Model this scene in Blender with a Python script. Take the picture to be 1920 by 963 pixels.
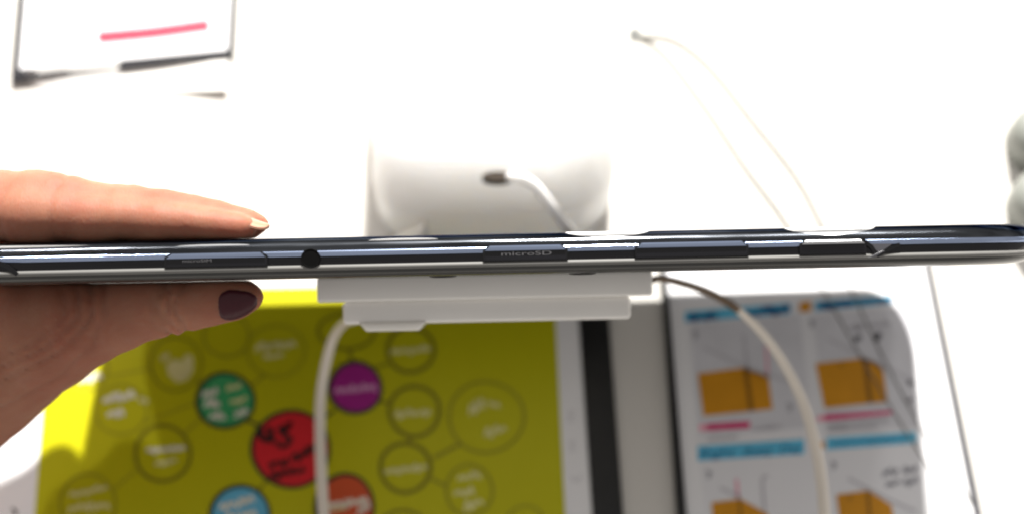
import bpy, bmesh, math, random
import numpy as np
from mathutils import Vector, Matrix

for o in list(bpy.data.objects):
    bpy.data.objects.remove(o)
sc = bpy.context.scene
COL = sc.collection
MM = 0.001
random.seed(7)

# ------------------------------------------------------------------ camera
FPX, CX, CY = 3000.0, 960.0, 481.5          # photograph's focal length and centre, in its own pixels
PITCH = math.radians(69)
CAMZ = 462.0                                # mm above the table
DV = Vector((0, math.cos(PITCH), -math.sin(PITCH)))   # viewing direction
UV = Vector((0, math.sin(PITCH), math.cos(PITCH)))    # up in the picture
XV = Vector((1, 0, 0))
CAM = Vector((0, 0, CAMZ))
cd = bpy.data.cameras.new('camera')
cam = bpy.data.objects.new('camera', cd)
COL.objects.link(cam)
cam.location = CAM * MM
cam.rotation_euler = (math.radians(90) - PITCH, 0, 0)
cd.sensor_width = 36
cd.lens = FPX / 1920 * 36
cd.clip_start = 0.02
cd.clip_end = 20
cd.dof.use_dof = True
cd.dof.focus_distance = 0.346
cd.dof.aperture_fstop = 7.6
sc.camera = cam

# ------------------------------------------------------------------ world, lamps, exposure
w = bpy.data.worlds.new('World')
sc.world = w
w.use_nodes = True
w.node_tree.nodes['Background'].inputs['Color'].default_value = (1.0, 0.955, 0.91, 1)
w.node_tree.nodes['Background'].inputs['Strength'].default_value = 0.53


def lamp(name, loc, target, power, radius, col):
    l = bpy.data.lights.new(name, 'AREA')
    l.shape = 'DISK'
    l.size = radius * 2 * MM
    l.energy = power
    l.color = col
    o = bpy.data.objects.new(name, l)
    COL.objects.link(o)
    o.location = Vector(loc) * MM
    o.rotation_euler = (Vector(target) - Vector(loc)).to_track_quat('-Z', 'Y').to_euler()
    return o


T0 = (0, 160, 0)
lamp('ceiling_spot', (150, 2150, 1500), T0, 218, 55, (1.0, 0.97, 0.92))
lamp('ceiling_spot', (700, 2300, 1700), T0, 8, 120, (1.0, 0.97, 0.92))
lamp('ceiling_spot', (-900, 2200, 1600), T0, 22, 50, (1.0, 0.97, 0.93))

sc.view_settings.view_transform = 'Standard'
sc.view_settings.look = 'None'
sc.view_settings.exposure = 0.0
sc.view_settings.gamma = 1.0
sc.view_settings.use_curve_mapping = False
sc.render.engine = 'CYCLES'
sc.render.resolution_x = 1024
sc.render.resolution_y = 513
sc.cycles.filter_width = 2.2            # the photograph is a little soft all over


# ------------------------------------------------------------------ helpers
def at(px, py, z=0.0):
    """Point (mm) at height z on the line of sight of a photograph pixel."""
    r = DV + XV * ((px - CX) / FPX) + UV * ((CY - py) / FPX)
    t = (z - CAMZ) / r.z
    return CAM + r * t


def cpt(px, py, depth):
    """Camera-axes coordinates (mm) of a pixel at a depth."""
    return ((px - CX) / FPX * depth, (CY - py) / FPX * depth, depth)


def c2w(x, y, dep):
    return CAM + XV * x + UV * y + DV * dep


def mesh_obj(name, verts, faces, mat, parent=None, smooth=False, origin=None, mats=None):
    """verts in mm (parent-local when the parent is an Empty)."""
    me = bpy.data.meshes.new(name)
    o3 = Vector(origin) if origin is not None else Vector((0, 0, 0))
    me.from_pydata([((v[0] - o3.x) * MM, (v[1] - o3.y) * MM, (v[2] - o3.z) * MM) for v in verts], [], faces)
    me.materials.append(mat)
    if smooth:
        me.polygons.foreach_set('use_smooth', [True] * len(me.polygons))
    me.update()
    o = bpy.data.objects.new(name, me)
    COL.objects.link(o)
    o.location = o3 * MM
    if parent is not None:
        o.parent = parent
    return o


def thing(name, label, cat, loc=(0, 0, 0), group=None, matrix=None):
    o = bpy.data.objects.new(name, None)
    o.empty_display_size = 0.01
    COL.objects.link(o)
    o.location = Vector(loc) * MM
    if matrix is not None:
        o.matrix_world = matrix
    return tag(o, label, cat, group)


def tag(o, label=None, cat=None, group=None, kind=None):
    if label: o['label'] = label
    if cat: o['category'] = cat
    if group: o['group'] = group
    if kind: o['kind'] = kind
    return o


class MB:
    def __init__(self):
        self.v, self.f = [], []

    def add(self, vs, fs):
        b = len(self.v)
        self.v += [tuple(v) for v in vs]
        self.f += [[i + b for i in f] for f in fs]
        return self

    def prism(self, poly, z0, z1):
        """poly: list of (x, y); closed prism between heights."""
        n = len(poly)
        vs = [(p[0], p[1], z0) for p in poly] + [(p[0], p[1], z1) for p in poly]
        ar = sum(poly[i][0] * poly[(i + 1) % n][1] - poly[(i + 1) % n][0] * poly[i][1] for i in range(n))
        fs = [list(range(n, 2 * n)), list(range(n - 1, -1, -1))]
        fs += [[i, (i + 1) % n, n + (i + 1) % n, n + i] for i in range(n)]
        if ar < 0:
            fs = [f[::-1] for f in fs]
        return self.add(vs, fs)

    def ring(self, outer, inner, z0, z1):
        n = len(outer)
        vs = [(p[0], p[1], z1) for p in outer] + [(p[0], p[1], z1) for p in inner]
        vs += [(p[0], p[1], z0) for p in outer] + [(p[0], p[1], z0) for p in inner]
        fs = []
        for i in range(n):
            j = (i + 1) % n
            fs += [[i, j, n + j, n + i], [2 * n + i, 2 * n + j, j, i], [n + i, n + j, 3 * n + j, 3 * n + i],
                   [3 * n + i, 3 * n + j, 2 * n + j, 2 * n + i]]
        return self.add(vs, fs)

    def tube(self, pts, radii, seg=12):
        pts = [Vector(p) for p in pts]
        n = len(pts)
        up = Vector((0.123, 0.2, 0.97)).normalized()
        rings = []
        for i, p in enumerate(pts):
            t = (pts[min(i + 1, n - 1)] - pts[max(i - 1, 0)]).normalized()
            a = t.cross(up)
            if a.length < 1e-4:
                a = t.cross(Vector((1, 0, 0)))
            a.normalize()
            b = a.cross(t).normalized()
            r = radii[i] if hasattr(radii, '__len__') else radii
            rings.append([p + (a * math.cos(2 * math.pi * k / seg) + b * math.sin(2 * math.pi * k / seg)) * r for k in range(seg)])
        vs = [q for rg in rings for q in rg]
        fs = []
        for i in range(n - 1):
            for k in range(seg):
                k2 = (k + 1) % seg
                fs.append([i * seg + k, i * seg + k2, (i + 1) * seg + k2, (i + 1) * seg + k])
        fs.append(list(range(seg))[::-1])
        fs.append([(n - 1) * seg + k for k in range(seg)])
        return self.add(vs, fs)

    def build(self, name, mat, parent=None, smooth=False, origin=None):
        return mesh_obj(name, self.v, self.f, mat, parent, smooth, origin)


def spline(pts, n=8):
    """Catmull-Rom through tuples of any length."""
    P = [np.array(p, float) for p in pts]
    P = [2 * P[0] - P[1]] + P + [2 * P[-1] - P[-2]]
    out = []
    for i in range(1, len(P) - 2):
        for k in range(n):
            t = k / n
            a, b, c, d = P[i - 1], P[i], P[i + 1], P[i + 2]
            out.append(0.5 * (2 * b + (c - a) * t + (2 * a - 5 * b + 4 * c - d) * t * t + (3 * b - a - 3 * c + d) * t ** 3))
    out.append(P[-2])
    return out


def rrect(x0, y0, x1, y1, r, seg=8, rs=None):
    """Rounded rectangle, CCW from the lower right corner; rs = radii (lr, ur, ul, ll)."""
    rs = rs or (r, r, r, r)
    out = []
    for (cx, cy, a0, q) in ((x1 - rs[0], y0 + rs[0], -90, rs[0]), (x1 - rs[1], y1 - rs[1], 0, rs[1]),
                            (x0 + rs[2], y1 - rs[2], 90, rs[2]), (x0 + rs[3], y0 + rs[3], 180, rs[3])):
        for k in range(seg + 1):
            a = math.radians(a0 + 90 * k / seg)
            out.append((cx + q * math.cos(a), cy + q * math.sin(a)))
    return out


def bevel_obj(o, width, seg=2, angle=30):
    bm = bmesh.new()
    bm.from_mesh(o.data)
    bmesh.ops.remove_doubles(bm, verts=bm.verts, dist=1e-7)
    es = [e for e in bm.edges if len(e.link_faces) == 2 and e.calc_face_angle(0) > math.radians(angle)]
    bmesh.ops.bevel(bm, geom=es, offset=width * MM, segments=seg, profile=0.5, affect='EDGES', clamp_overlap=True)
    bm.to_mesh(o.data)
    bm.free()
    o.data.polygons.foreach_set('use_smooth', [True] * len(o.data.polygons))
    o.data.set_sharp_from_angle(angle=math.radians(40))
    return o


# ------------------------------------------------------------------ materials
def mat(name, col, rough=0.5, metal=0.0, spec=0.5, vary=0.0, vscale=60.0, bump=0.0, bscale=400.0, coat=0.0, stretch=None,
        rvary=0.0, ior=1.45):
    m = bpy.data.materials.new(name)
    m.use_nodes = True
    nt = m.node_tree
    b = nt.nodes['Principled BSDF']
    b.inputs['Roughness'].default_value = rough
    b.inputs['Metallic'].default_value = metal
    b.inputs['Specular IOR Level'].default_value = spec
    b.inputs['Coat Weight'].default_value = coat
    b.inputs['Coat Roughness'].default_value = 0.08
    tc = nt.nodes.new('ShaderNodeTexCoord')
    mp = nt.nodes.new('ShaderNodeMapping')
    if stretch: mp.inputs['Scale'].default_value = stretch
    nt.links.new(tc.outputs['Object'], mp.inputs['Vector'])
    nz = nt.nodes.new('ShaderNodeTexNoise')
    nz.inputs['Scale'].default_value = vscale
    nz.inputs['Detail'].default_value = 5
    nt.links.new(mp.outputs['Vector'], nz.inputs['Vector'])
    rp = nt.nodes.new('ShaderNodeValToRGB')
    lo = tuple(c * (1 - vary) for c in col[:3]) + (1,)
    hi = tuple(min(1, c * (1 + vary)) for c in col[:3]) + (1,)
    rp.color_ramp.elements[0].color = lo
    rp.color_ramp.elements[1].color = hi
    rp.color_ramp.elements[0].position = 0.3
    rp.color_ramp.elements[1].position = 0.7
    nt.links.new(nz.outputs['Fac'], rp.inputs['Fac'])
    nt.links.new(rp.outputs['Color'], b.inputs['Base Color'])
    if rvary:
        mr = nt.nodes.new('ShaderNodeMapRange')
        mr.inputs['To Min'].default_value = max(0.02, rough - rvary)
        mr.inputs['To Max'].default_value = rough + rvary
        nt.links.new(nz.outputs['Fac'], mr.inputs['Value'])
        nt.links.new(mr.outputs['Result'], b.inputs['Roughness'])
    if bump:
        n2 = nt.nodes.new('ShaderNodeTexNoise')
        n2.inputs['Scale'].default_value = bscale
        n2.inputs['Detail'].default_value = 4
        nt.links.new(mp.outputs['Vector'], n2.inputs['Vector'])
        bp = nt.nodes.new('ShaderNodeBump')
        bp.inputs['Strength'].default_value = bump
        bp.inputs['Distance'].default_value = 0.0004
        nt.links.new(n2.outputs['Fac'], bp.inputs['Height'])
        nt.links.new(bp.outputs['Normal'], b.inputs['Normal'])
    return m


M = {}
M['table'] = mat('white_laminate', (0.64, 0.62, 0.585), 0.45, vary=0.012, vscale=9, rvary=0.05, spec=0.3)
M['white'] = mat('white_plastic', (0.95, 0.935, 0.905), 0.35, vary=0.015, vscale=40, spec=0.4)
M['mount'] = mat('mount_plastic', (0.88, 0.86, 0.83), 0.4, vary=0.02, vscale=60, bump=0.05, bscale=1500, spec=0.4)
M['latch'] = mat('lit_plastic', (0.92, 0.88, 0.80), 0.3, vary=0.02, spec=0.5)  # paler than the mount, so its pieces look directly lit
M['paper'] = mat('coated_paper', (0.82, 0.82, 0.84), 0.4, vary=0.015, vscale=30, spec=0.35)
M['page'] = mat('screen_page', (0.76, 0.76, 0.79), 0.3, vary=0.02, vscale=18, spec=0.4)
M['yellow'] = mat('yellow_print', (0.49, 0.47, 0.004), 0.4, vary=0.03, vscale=14, spec=0.25)
M['black'] = mat('black_plastic', (0.012, 0.012, 0.013), 0.35, vary=0.1, vscale=90, rvary=0.08)
M['navy'] = mat('navy_chrome', (0.06, 0.065, 0.074), 0.17, metal=1.0, vary=0.55, vscale=420, stretch=(0.07, 1, 1), bump=0.5, bscale=170, rvary=0.12)
M['blueline'] = mat('blue_chrome', (0.34, 0.41, 0.58), 0.16, metal=1.0, vary=0.12, vscale=500, stretch=(0.05, 1, 1))
M['band'] = mat('black_gloss', (0.010, 0.010, 0.013), 0.12, spec=0.32, vary=0.2, vscale=400, stretch=(0.05, 1, 1), rvary=0.05)
M['chrome'] = mat('glint_chrome', (0.55, 0.56, 0.58), 0.16, metal=1.0, vary=0.12, vscale=300, stretch=(0.1, 1, 1))  # bright metal added to put glints on the dark edge
M['trim'] = mat('sheen_grey', (0.15, 0.148, 0.142), 0.45, metal=0.0, vary=0.12, vscale=500, stretch=(0.05, 1, 1))  # matte grey painted in place of the trim's reflection
M['back'] = mat('dark_gloss', (0.03, 0.03, 0.029), 0.2, spec=0.45, coat=0.0, vary=0.1, vscale=80)
M['glass'] = mat('black_glass', (0.008, 0.008, 0.01), 0.05, spec=0.6)
M['hole'] = mat('hole_black', (0.002, 0.002, 0.002), 0.8, spec=0.1)
M['gap'] = mat('gap_black', (0.006, 0.006, 0.007), 0.5, spec=0.2)
M['letter'] = mat('grey_print', (0.30, 0.30, 0.32), 0.5)
M['cable'] = mat('cream_cable', (0.78, 0.72, 0.64), 0.4, vary=0.05, vscale=60)
M['brown_end'] = mat('brown_cable', (0.11, 0.065, 0.03), 0.5, vary=0.1, vscale=60)
M['cord'] = mat('white_cord', (0.17, 0.165, 0.15), 0.45, vary=0.03)
M['grey'] = mat('grey_plastic', (0.22, 0.23, 0.21), 0.4, vary=0.03)
M['lipwhite'] = mat('gloss_white', (0.9, 0.89, 0.87), 0.3, vary=0.01)
M['cablewhite'] = mat('white_cable', (0.95, 0.94, 0.92), 0.35, vary=0.01)
M['slot'] = mat('slot_brown', (0.03, 0.02, 0.012), 0.6, spec=0.2, vary=0.1)
M['frame'] = mat('frame_plastic', (0.03, 0.03, 0.034), 0.5, vary=0.1, spec=0.25)
M['slab'] = mat('slate_plastic', (0.07, 0.07, 0.08), 0.3, vary=0.1)
M['nail'] = mat('maroon_polish', (0.045, 0.007, 0.012), 0.32, coat=0.05, spec=0.22, vary=0.1)
M['barenail'] = mat('bare_nail', (0.42, 0.21, 0.135), 0.3, vary=0.05)


def flat(name, col, rough=0.45, vary=0.06, vs=80):
    M[name] = mat(name + '_print', col, rough, vary=vary, vscale=vs, spec=0.3)


for k_, w_, sc_ in (('white', 1.0, 0.06), ('latch', 0.5, 0.01), ('cablewhite', 0.6, 0.006)):      # translucent white plastic, scatter added so shaded faces glow
    b_ = M[k_].node_tree.nodes['Principled BSDF']
    b_.inputs['Subsurface Weight'].default_value = w_
    b_.inputs['Subsurface Radius'].default_value = (1.0, 0.95, 0.88)
    b_.inputs['Subsurface Scale'].default_value = sc_
for k_, t_ in (('navy', (0.25, 0.26, 0.29, 1)), ('trim', (0.25, 0.25, 0.25, 1)), ('blueline', (0.5, 0.55, 0.7, 1))):
    M[k_].node_tree.nodes['Principled BSDF'].inputs['Specular Tint'].default_value = t_

flat('ring_dark', (0.025, 0.035, 0.02))
flat('ring_olive', (0.20, 0.18, 0.008))
flat('ring_faint', (0.27, 0.25, 0.012))
flat('green', (0.05, 0.36, 0.13), vary=0.15)
flat('red', (0.68, 0.02, 0.03))
flat('purple', (0.36, 0.015, 0.24))
flat('blue', (0.13, 0.47, 0.68))
flat('vermilion', (0.58, 0.085, 0.025))
flat('pale', (0.66, 0.62, 0.28), vary=0.15)
flat('white_ink', (0.84, 0.82, 0.70))
flat('dim_ink', (0.78, 0.75, 0.36))
flat('lilac_ink', (0.72, 0.35, 0.60))
flat('black_ink', (0.02, 0.015, 0.015))
flat('navy_ink', (0.015, 0.09, 0.26))
flat('cyan', (0.12, 0.50, 0.72))
flat('orange', (0.60, 0.26, 0.010), vary=0.08)
flat('umber', (0.25, 0.11, 0.01))
flat('magenta', (0.62, 0.03, 0.16))
flat('pink', (0.85, 0.35, 0.45))
flat('coral', (0.62, 0.035, 0.07))
flat('grey_ink', (0.33, 0.33, 0.37))
flat('faint_ink', (0.52, 0.51, 0.55))
flat('page_grey', (0.64, 0.64, 0.68))


def skin_material():
    m = bpy.data.materials.new('skin')
    m.use_nodes = True
    nt = m.node_tree
    b = nt.nodes['Principled BSDF']
    tc = nt.nodes.new('ShaderNodeTexCoord')
    n1 = nt.nodes.new('ShaderNodeTexNoise')
    n1.inputs['Scale'].default_value = 70
    n1.inputs['Detail'].default_value = 4
    nt.links.new(tc.outputs['Object'], n1.inputs['Vector'])
    r = nt.nodes.new('ShaderNodeValToRGB')
    r.color_ramp.elements[0].position = 0.32
    r.color_ramp.elements[1].position = 0.68
    r.color_ramp.elements[0].color = (0.265, 0.098, 0.062, 1)
    r.color_ramp.elements[1].color = (0.315, 0.150, 0.096, 1)
    nt.links.new(n1.outputs['Fac'], r.inputs['Fac'])
    nt.links.new(r.outputs['Color'], b.inputs['Base Color'])
    b.inputs['Roughness'].default_value = 0.6
    b.inputs['Specular IOR Level'].default_value = 0.22
    b.inputs['Subsurface Weight'].default_value = 0.85
    b.inputs['Subsurface Radius'].default_value = (1.0, 0.38, 0.22)
    b.inputs['Subsurface Scale'].default_value = 0.006
    mp = nt.nodes.new('ShaderNodeMapping')
    mp.inputs['Scale'].default_value = (1.6, 0.7, 0.7)
    nt.links.new(tc.outputs['Object'], mp.inputs['Vector'])
    v = nt.nodes.new('ShaderNodeTexVoronoi')
    v.feature = 'DISTANCE_TO_EDGE'
    v.inputs['Scale'].default_value = 900
    nt.links.new(mp.outputs['Vector'], v.inputs['Vector'])
    n2 = nt.nodes.new('ShaderNodeTexNoise')
    n2.inputs['Scale'].default_value = 260
    n2.inputs['Detail'].default_value = 6
    nt.links.new(mp.outputs['Vector'], n2.inputs['Vector'])
    mx = nt.nodes.new('ShaderNodeMath')
    mx.operation = 'MULTIPLY_ADD'
    mx.inputs[1].default_value = 0.5
    nt.links.new(v.outputs['Distance'], mx.inputs[0])
    nt.links.new(n2.outputs['Fac'], mx.inputs[2])
    bp = nt.nodes.new('ShaderNodeBump')
    bp.inputs['Strength'].default_value = 0.22
    bp.inputs['Distance'].default_value = 0.0006
    nt.links.new(mx.outputs['Value'], bp.inputs['Height'])
    nt.links.new(bp.outputs['Normal'], b.inputs['Normal'])
    return m


M['skin'] = skin_material()

# ------------------------------------------------------------------ the table
t = MB().prism([(-900, -500), (900, -500), (900, 900), (-900, 900)], -30, 0)
tag(t.build('tabletop', M['table']), kind='structure')


# ------------------------------------------------------------------ flat print on the table
def pxpoly(pts, z=0.0):
    return [tuple(at(x, y, z))[:2] for x, y in pts]


def ell(cx, cy, rx, ry, n=40, wob=0.0, ph=0.0):
    return [(cx + rx * (1 + wob * math.sin(3 * a + ph)) * math.cos(a), cy + ry * (1 + wob * math.sin(3 * a + ph)) * math.sin(a))
            for a in [-2 * math.pi * k / n for k in range(n)]]


def stroke_poly(line, wd, taper=False):
    """Ribbon outline of a polyline in pixels, as quads."""
    L = [np.array(p, float) for p in line]
    vs, fs = [], []
    for i, p in enumerate(L):
        d = L[min(i + 1, len(L) - 1)] - L[max(i - 1, 0)]
        d = d / (np.linalg.norm(d) + 1e-9)
        nrm = np.array((-d[1], d[0])) * wd / 2
        if taper and i in (0, len(L) - 1): nrm = nrm * 0.4
        vs += [p + nrm, p - nrm]
    for i in range(len(L) - 1):
        fs.append([2 * i, 2 * i + 1, 2 * i + 3, 2 * i + 2])
    return vs, fs


class Ink:
    """Collects strokes of flat print at one height."""
    def __init__(self, z):
        self.z, self.items = z, []

    def line(self, pts, wd, sm=True):
        pts = spline(pts, 5) if (sm and len(pts) > 2) else pts
        vs, fs = stroke_poly(pts, wd)
        self.items.append(([at(v[0], v[1], self.z) for v in vs], fs))
        return self

    def word(self, x0, y0, x1, y1, h, wd, seed):
        """A run of handwriting between two pixels; h = letter height."""
        rnd = random.Random(seed)
        L = math.hypot(x1 - x0, y1 - y0)
        n = max(3, int(L / (h * 0.75)))
        pts = []
        for i in range(n * 2 + 1):
            f = i / (n * 2)
            up = (i % 2) * h * rnd.choice((0.55, 0.7, 1.0, 0.6)) + (0 if i % 2 else rnd.choice((0, 0, 0, -0.35)) * h)
            jx = rnd.uniform(-0.12, 0.22) * h
            pts.append((x0 + (x1 - x0) * f + jx, y0 + (y1 - y0) * f - up + h * 0.4))
        return self.line(pts, wd)

    def poly(self, pts):
        vs = [at(x, y, self.z) for x, y in pts]
        # face up whatever the drawing order
        n = len(vs)
        ar = sum(vs[i].x * vs[(i + 1) % n].y - vs[(i + 1) % n].x * vs[i].y for i in range(n))
        self.items.append((vs, [list(range(n)) if ar > 0 else list(range(n))[::-1]]))
        return self

    def build(self, name, mt, parent, origin):
        """One object per word or stroke when there are several."""
        if len(self.items) == 1:
            v, f = self.items[0]
            return mesh_obj(name, v, f, mt)
        return [mesh_obj(name, v, f, mt) for (v, f) in self.items]


def loc_fix(o, root):
    """Give a world-mm mesh the root as parent without moving it."""
    if isinstance(o, list):
        return [loc_fix(q, root) for q in o]
    o.parent = root
    for v in o.data.vertices:
        v.co -= root.location
    return o


def text_ink(string, x0, y0, x1, y1, h, z, name, mt, root, shear=0.25):
    cu = bpy.data.curves.new('t', 'FONT')
    cu.body = string
    cu.resolution_u = 3
    ob = bpy.data.objects.new('t', cu)
    COL.objects.link(ob)
    bpy.context.view_layer.update()
    dg = bpy.context.evaluated_depsgraph_get()
    me = bpy.data.meshes.new_from_object(ob.evaluated_get(dg))
    bpy.data.objects.remove(ob)
    co = np.array([v.co[:] for v in me.vertices])
    wx = co[:, 0].max() - co[:, 0].min()
    mnx = co[:, 0].min()
    vs = []
    for c in co:
        f = (c[0] - mnx) / wx
        yy = c[1] / 0.70 * h
        vs.append(at(x0 + (x1 - x0) * f + shear * yy, y0 + (y1 - y0) * f - yy, z))
    fs = [list(p.vertices) for p in me.polygons]
    bpy.data.meshes.remove(me)
    o = mesh_obj(name, vs, fs, mt)
    return loc_fix(o, root) if root else o


# ---- yellow mind-map panel
zc = 1.2
c0 = at(560, 800, 0)
card = thing('printed_panel', 'flat white panel with yellow mind map of round bubbles lying under the thumb and mount', 'panel', (c0.x, c0.y, 0))
o = MB().prism(pxpoly([(-60, 1010), (1066, 1010), (1036, 520), (-20, 541)], zc), 0, zc).build('board', M['paper'])
loc_fix(o, card)
o = MB().prism(pxpoly([(1114, 1010), (1172, 1010), (1138, 545), (1082, 548)], zc), 0, zc + 0.3).build('black_edge', M['black'])
loc_fix(o, card)
o = MB().prism(pxpoly([(1066.5, 1010), (1113.5, 1010), (1081.5, 548), (1036.5, 548)], zc), 0, zc - 0.05).build('margin', M['paper'])
loc_fix(o, card)
zy = zc + 0.15
o = MB().prism(pxpoly([(61, 1010), (1062, 1010), (1038, 530), (98, 546)], zy), zc, zy).build('yellow_page', M['yellow'])
loc_fix(o, card)
e = Ink(zy + 0.06).line([(99, 547), (1037, 531)], 2.5, False)
loc_fix(e.build('page_border', M['ring_olive'], None, None), card)
e = Ink(zc + 0.06)
e.line([(22, 952), (30, 958), (26, 965)], 5).line([(20, 985), (34, 990)], 5)
loc_fix(e.build('margin_mark', M['black_ink'], None, None), card)
e = Ink(zc + 0.02)
for (x, y, k) in ((1073, 835, 0), (1080, 895, 1), (1070, 780, 2)):
    if k == 1:
        e.line([(x - 9, y - 4), (x - 4, y + 5), (x + 5, y + 5), (x + 9, y - 5)], 2.5)
    else:
        for q in range(3):
            e.line([(x - 5, y - 8 + q * 8), (x + 5, y - 9 + q * 8)], 2.6, False)
loc_fix(e.build('margin_icon', M['faint_ink'], None, None), card)

solid = [(422, 750, 57, 54, 'green'), (545, 841, 76, 75, 'red'), (666, 726, 52, 51, 'purple'), (450, 968, 59, 62, 'blue'),
         (646, 949, 58, 64, 'vermilion')]
hollow = [(330, 681, 50, 52, 'ring_olive', 3.5, 'pale'), (518, 657, 56, 50, 'ring_faint', 3, None), (770, 655, 48, 46, 'ring_olive', 8, None),
          (777, 770, 51, 51, 'ring_olive', 8, None), (760, 876, 51, 50, 'ring_olive', 8, None), (912, 781, 73, 69, 'ring_faint', 5, None),
          (880, 918, 46, 50, 'ring_faint', 5, None), (305, 849, 55, 56, 'ring_olive', 7, None), (165, 942, 54, 56, 'ring_faint', 4, None),
          (227, 767, 50, 48, 'ring_faint', 3, None), (425, 628, 45, 42, 'ring_faint', 4, None), (650, 620, 56, 36, 'ring_olive', 6, None),
          (160, 690, 44, 42, 'ring_faint', 3, None), (755, 990, 46, 38, 'ring_olive', 6, None), (985, 985, 40, 40, 'ring_faint', 4, None)]
links = [((460, 785), (492, 800), 'ring_dark', 6), ((628, 768), (595, 790), 'ring_dark', 5), ((500, 900), (483, 920), 'ring_olive', 5),
         ((600, 893), (612, 905), 'ring_olive', 5), ((712, 750), (735, 757), 'ring_olive', 6), ((700, 690), (728, 680), 'ring_olive', 5),
         ((812, 858), (862, 832), 'ring_faint', 7), ((808, 896), (840, 912), 'ring_faint', 6), ((368, 712), (384, 722), 'ring_faint', 5),
         ((375, 785), (345, 812), 'ring_faint', 4), ((655, 655), (660, 676), 'ring_olive', 6), ((500, 700), (470, 722), 'ring_faint', 4),
         ((270, 790), (365, 755), 'ring_faint', 3), ((215, 915), (255, 880), 'ring_faint', 3), ((768, 822), (767, 826), 'ring_olive', 10),
         ((205, 705), (280, 690), 'ring_faint', 3)]
for (a, b, mt, wd) in links:
    loc_fix(Ink(zy + 0.05).line([a, b], wd, False).build('link_line', M[mt], None, None), card)
for (x, y, rx, ry, mt) in solid:
    d = Ink(zy + 0.10).poly(ell(x, y, rx, ry, wob=0.012, ph=x)).build('bubble', M['ring_dark'], None, None)
    loc_fix(d, card)
    f = Ink(zy + 0.16).poly(ell(x + 1, y, rx - 7, ry - 7, wob=0.015, ph=x)).build('bubble_fill', M[mt], None, None)
    loc_fix(f, card)
for (x, y, rx, ry, mt, wd, fill) in hollow:
    P1, P2 = ell(x, y, rx, ry, wob=0.012, ph=y), ell(x, y, rx - wd, ry - wd, wob=0.012, ph=y)
    vs = [at(p[0], p[1], zy + 0.10) for p in P1 + P2]
    n = len(P1)
    o = mesh_obj('bubble_ring', vs, [[i, (i + 1) % n, n + (i + 1) % n, n + i] for i in range(n)], M[mt])
    loc_fix(o, card)

ink_w, ink_d, ink_k = Ink(zy + 0.22), Ink(zy + 0.22), Ink(zy + 0.22)
# pale picture in the top left bubble, broken white shapes
pale = Ink(zy + 0.14)
pale.poly([(312, 682), (325, 672), (341, 676), (350, 662), (362, 668), (362, 695), (350, 712), (332, 716), (316, 702)])
pale.poly([(300, 668), (316, 660), (318, 668), (304, 678)])
loc_fix(pale.build('bubble_picture', M['pale'], None, None), card)
for (x0, y0, x1, y1, h, wd, s, k) in [
        (142, 685, 178, 676, 10, 5, 1, 'w'), (150, 712, 190, 700, 12, 6, 2, 'w'), (190, 668, 202, 655, 14, 6, 3, 'w'),
        (195, 748, 250, 740, 13, 7, 4, 'w'), (200, 775, 232, 768, 13, 6, 5, 'w'), (262, 745, 275, 748, 12, 4, 6, 'd'),
        (276, 842, 345, 838, 10, 5, 7, 'w'), (290, 868, 330, 860, 9, 3.5, 8, 'd'),
        (130, 925, 200, 912, 10, 4, 9, 'd'), (128, 952, 205, 945, 12, 4, 10, 'd'), (135, 976, 190, 972, 10, 4, 31, 'd'),
        (480, 650, 555, 640, 12, 5, 11, 'd'), (495, 668, 530, 664, 10, 4, 12, 'd'),
        (732, 658, 806, 652, 11, 4, 13, 'd'), (742, 776, 806, 770, 12, 4.5, 14, 'd'), (722, 882, 798, 874, 11, 4.5, 15, 'd'),
        (880, 762, 905, 758, 20, 4.5, 16, 'd'), (915, 755, 935, 760, 9, 3.5, 17, 'd'), (908, 812, 950, 800, 15, 4.5, 18, 'd'),
        (858, 895, 900, 888, 12, 4.5, 19, 'd'), (850, 922, 888, 918, 12, 4.5, 20, 'd'), (870, 948, 905, 938, 14, 5, 21, 'd'),
        (382, 738, 405, 730, 16, 6, 22, 'w'), (385, 758, 412, 752, 12, 5.5, 23, 'w'), (395, 780, 420, 776, 12, 5, 24, 'w'),
        (425, 728, 450, 722, 10, 4, 25, 'd'), (432, 752, 462, 745, 10, 4, 26, 'd'), (440, 778, 462, 764, 12, 5, 27, 'w'),
        (412, 948, 475, 935, 13, 5, 28, 'w'), (425, 968, 480, 958, 13, 5, 29, 'w'), (615, 945, 690, 938, 12, 4.5, 30, 'w'),
        (672, 958, 690, 948, 12, 5, 32, 'w'), (620, 955, 650, 950, 7, 3, 33, 'd')]:
    (ink_w if k == 'w' else ink_d).word(x0, y0, x1, y1, h, wd, s)
loc_fix(ink_w.build('lettering', M['white_ink'], None, None), card)
loc_fix(ink_d.build('lettering', M['dim_ink'], None, None), card)
e = Ink(zy + 0.22).word(628, 731, 704, 724, 12, 4.5, 41)
loc_fix(e.build('lettering', M['lilac_ink'], None, None), card)
e = Ink(zy + 0.22)      # black brush script in the red bubble
e.line([(487, 802), (492, 820), (510, 822), (503, 800)], 12).line([(520, 806), (543, 797), (530, 812), (545, 822), (532, 836), (516, 828)], 9)
e.line([(536, 800), (548, 790)], 8)
e.word(546, 856, 604, 838, 16, 6, 51)
e.word(502, 870, 542, 862, 13, 4.5, 52)
e.word(505, 888, 570, 878, 16, 6, 53)
loc_fix(e.build('lettering', M['black_ink'], None, None), card)

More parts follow.
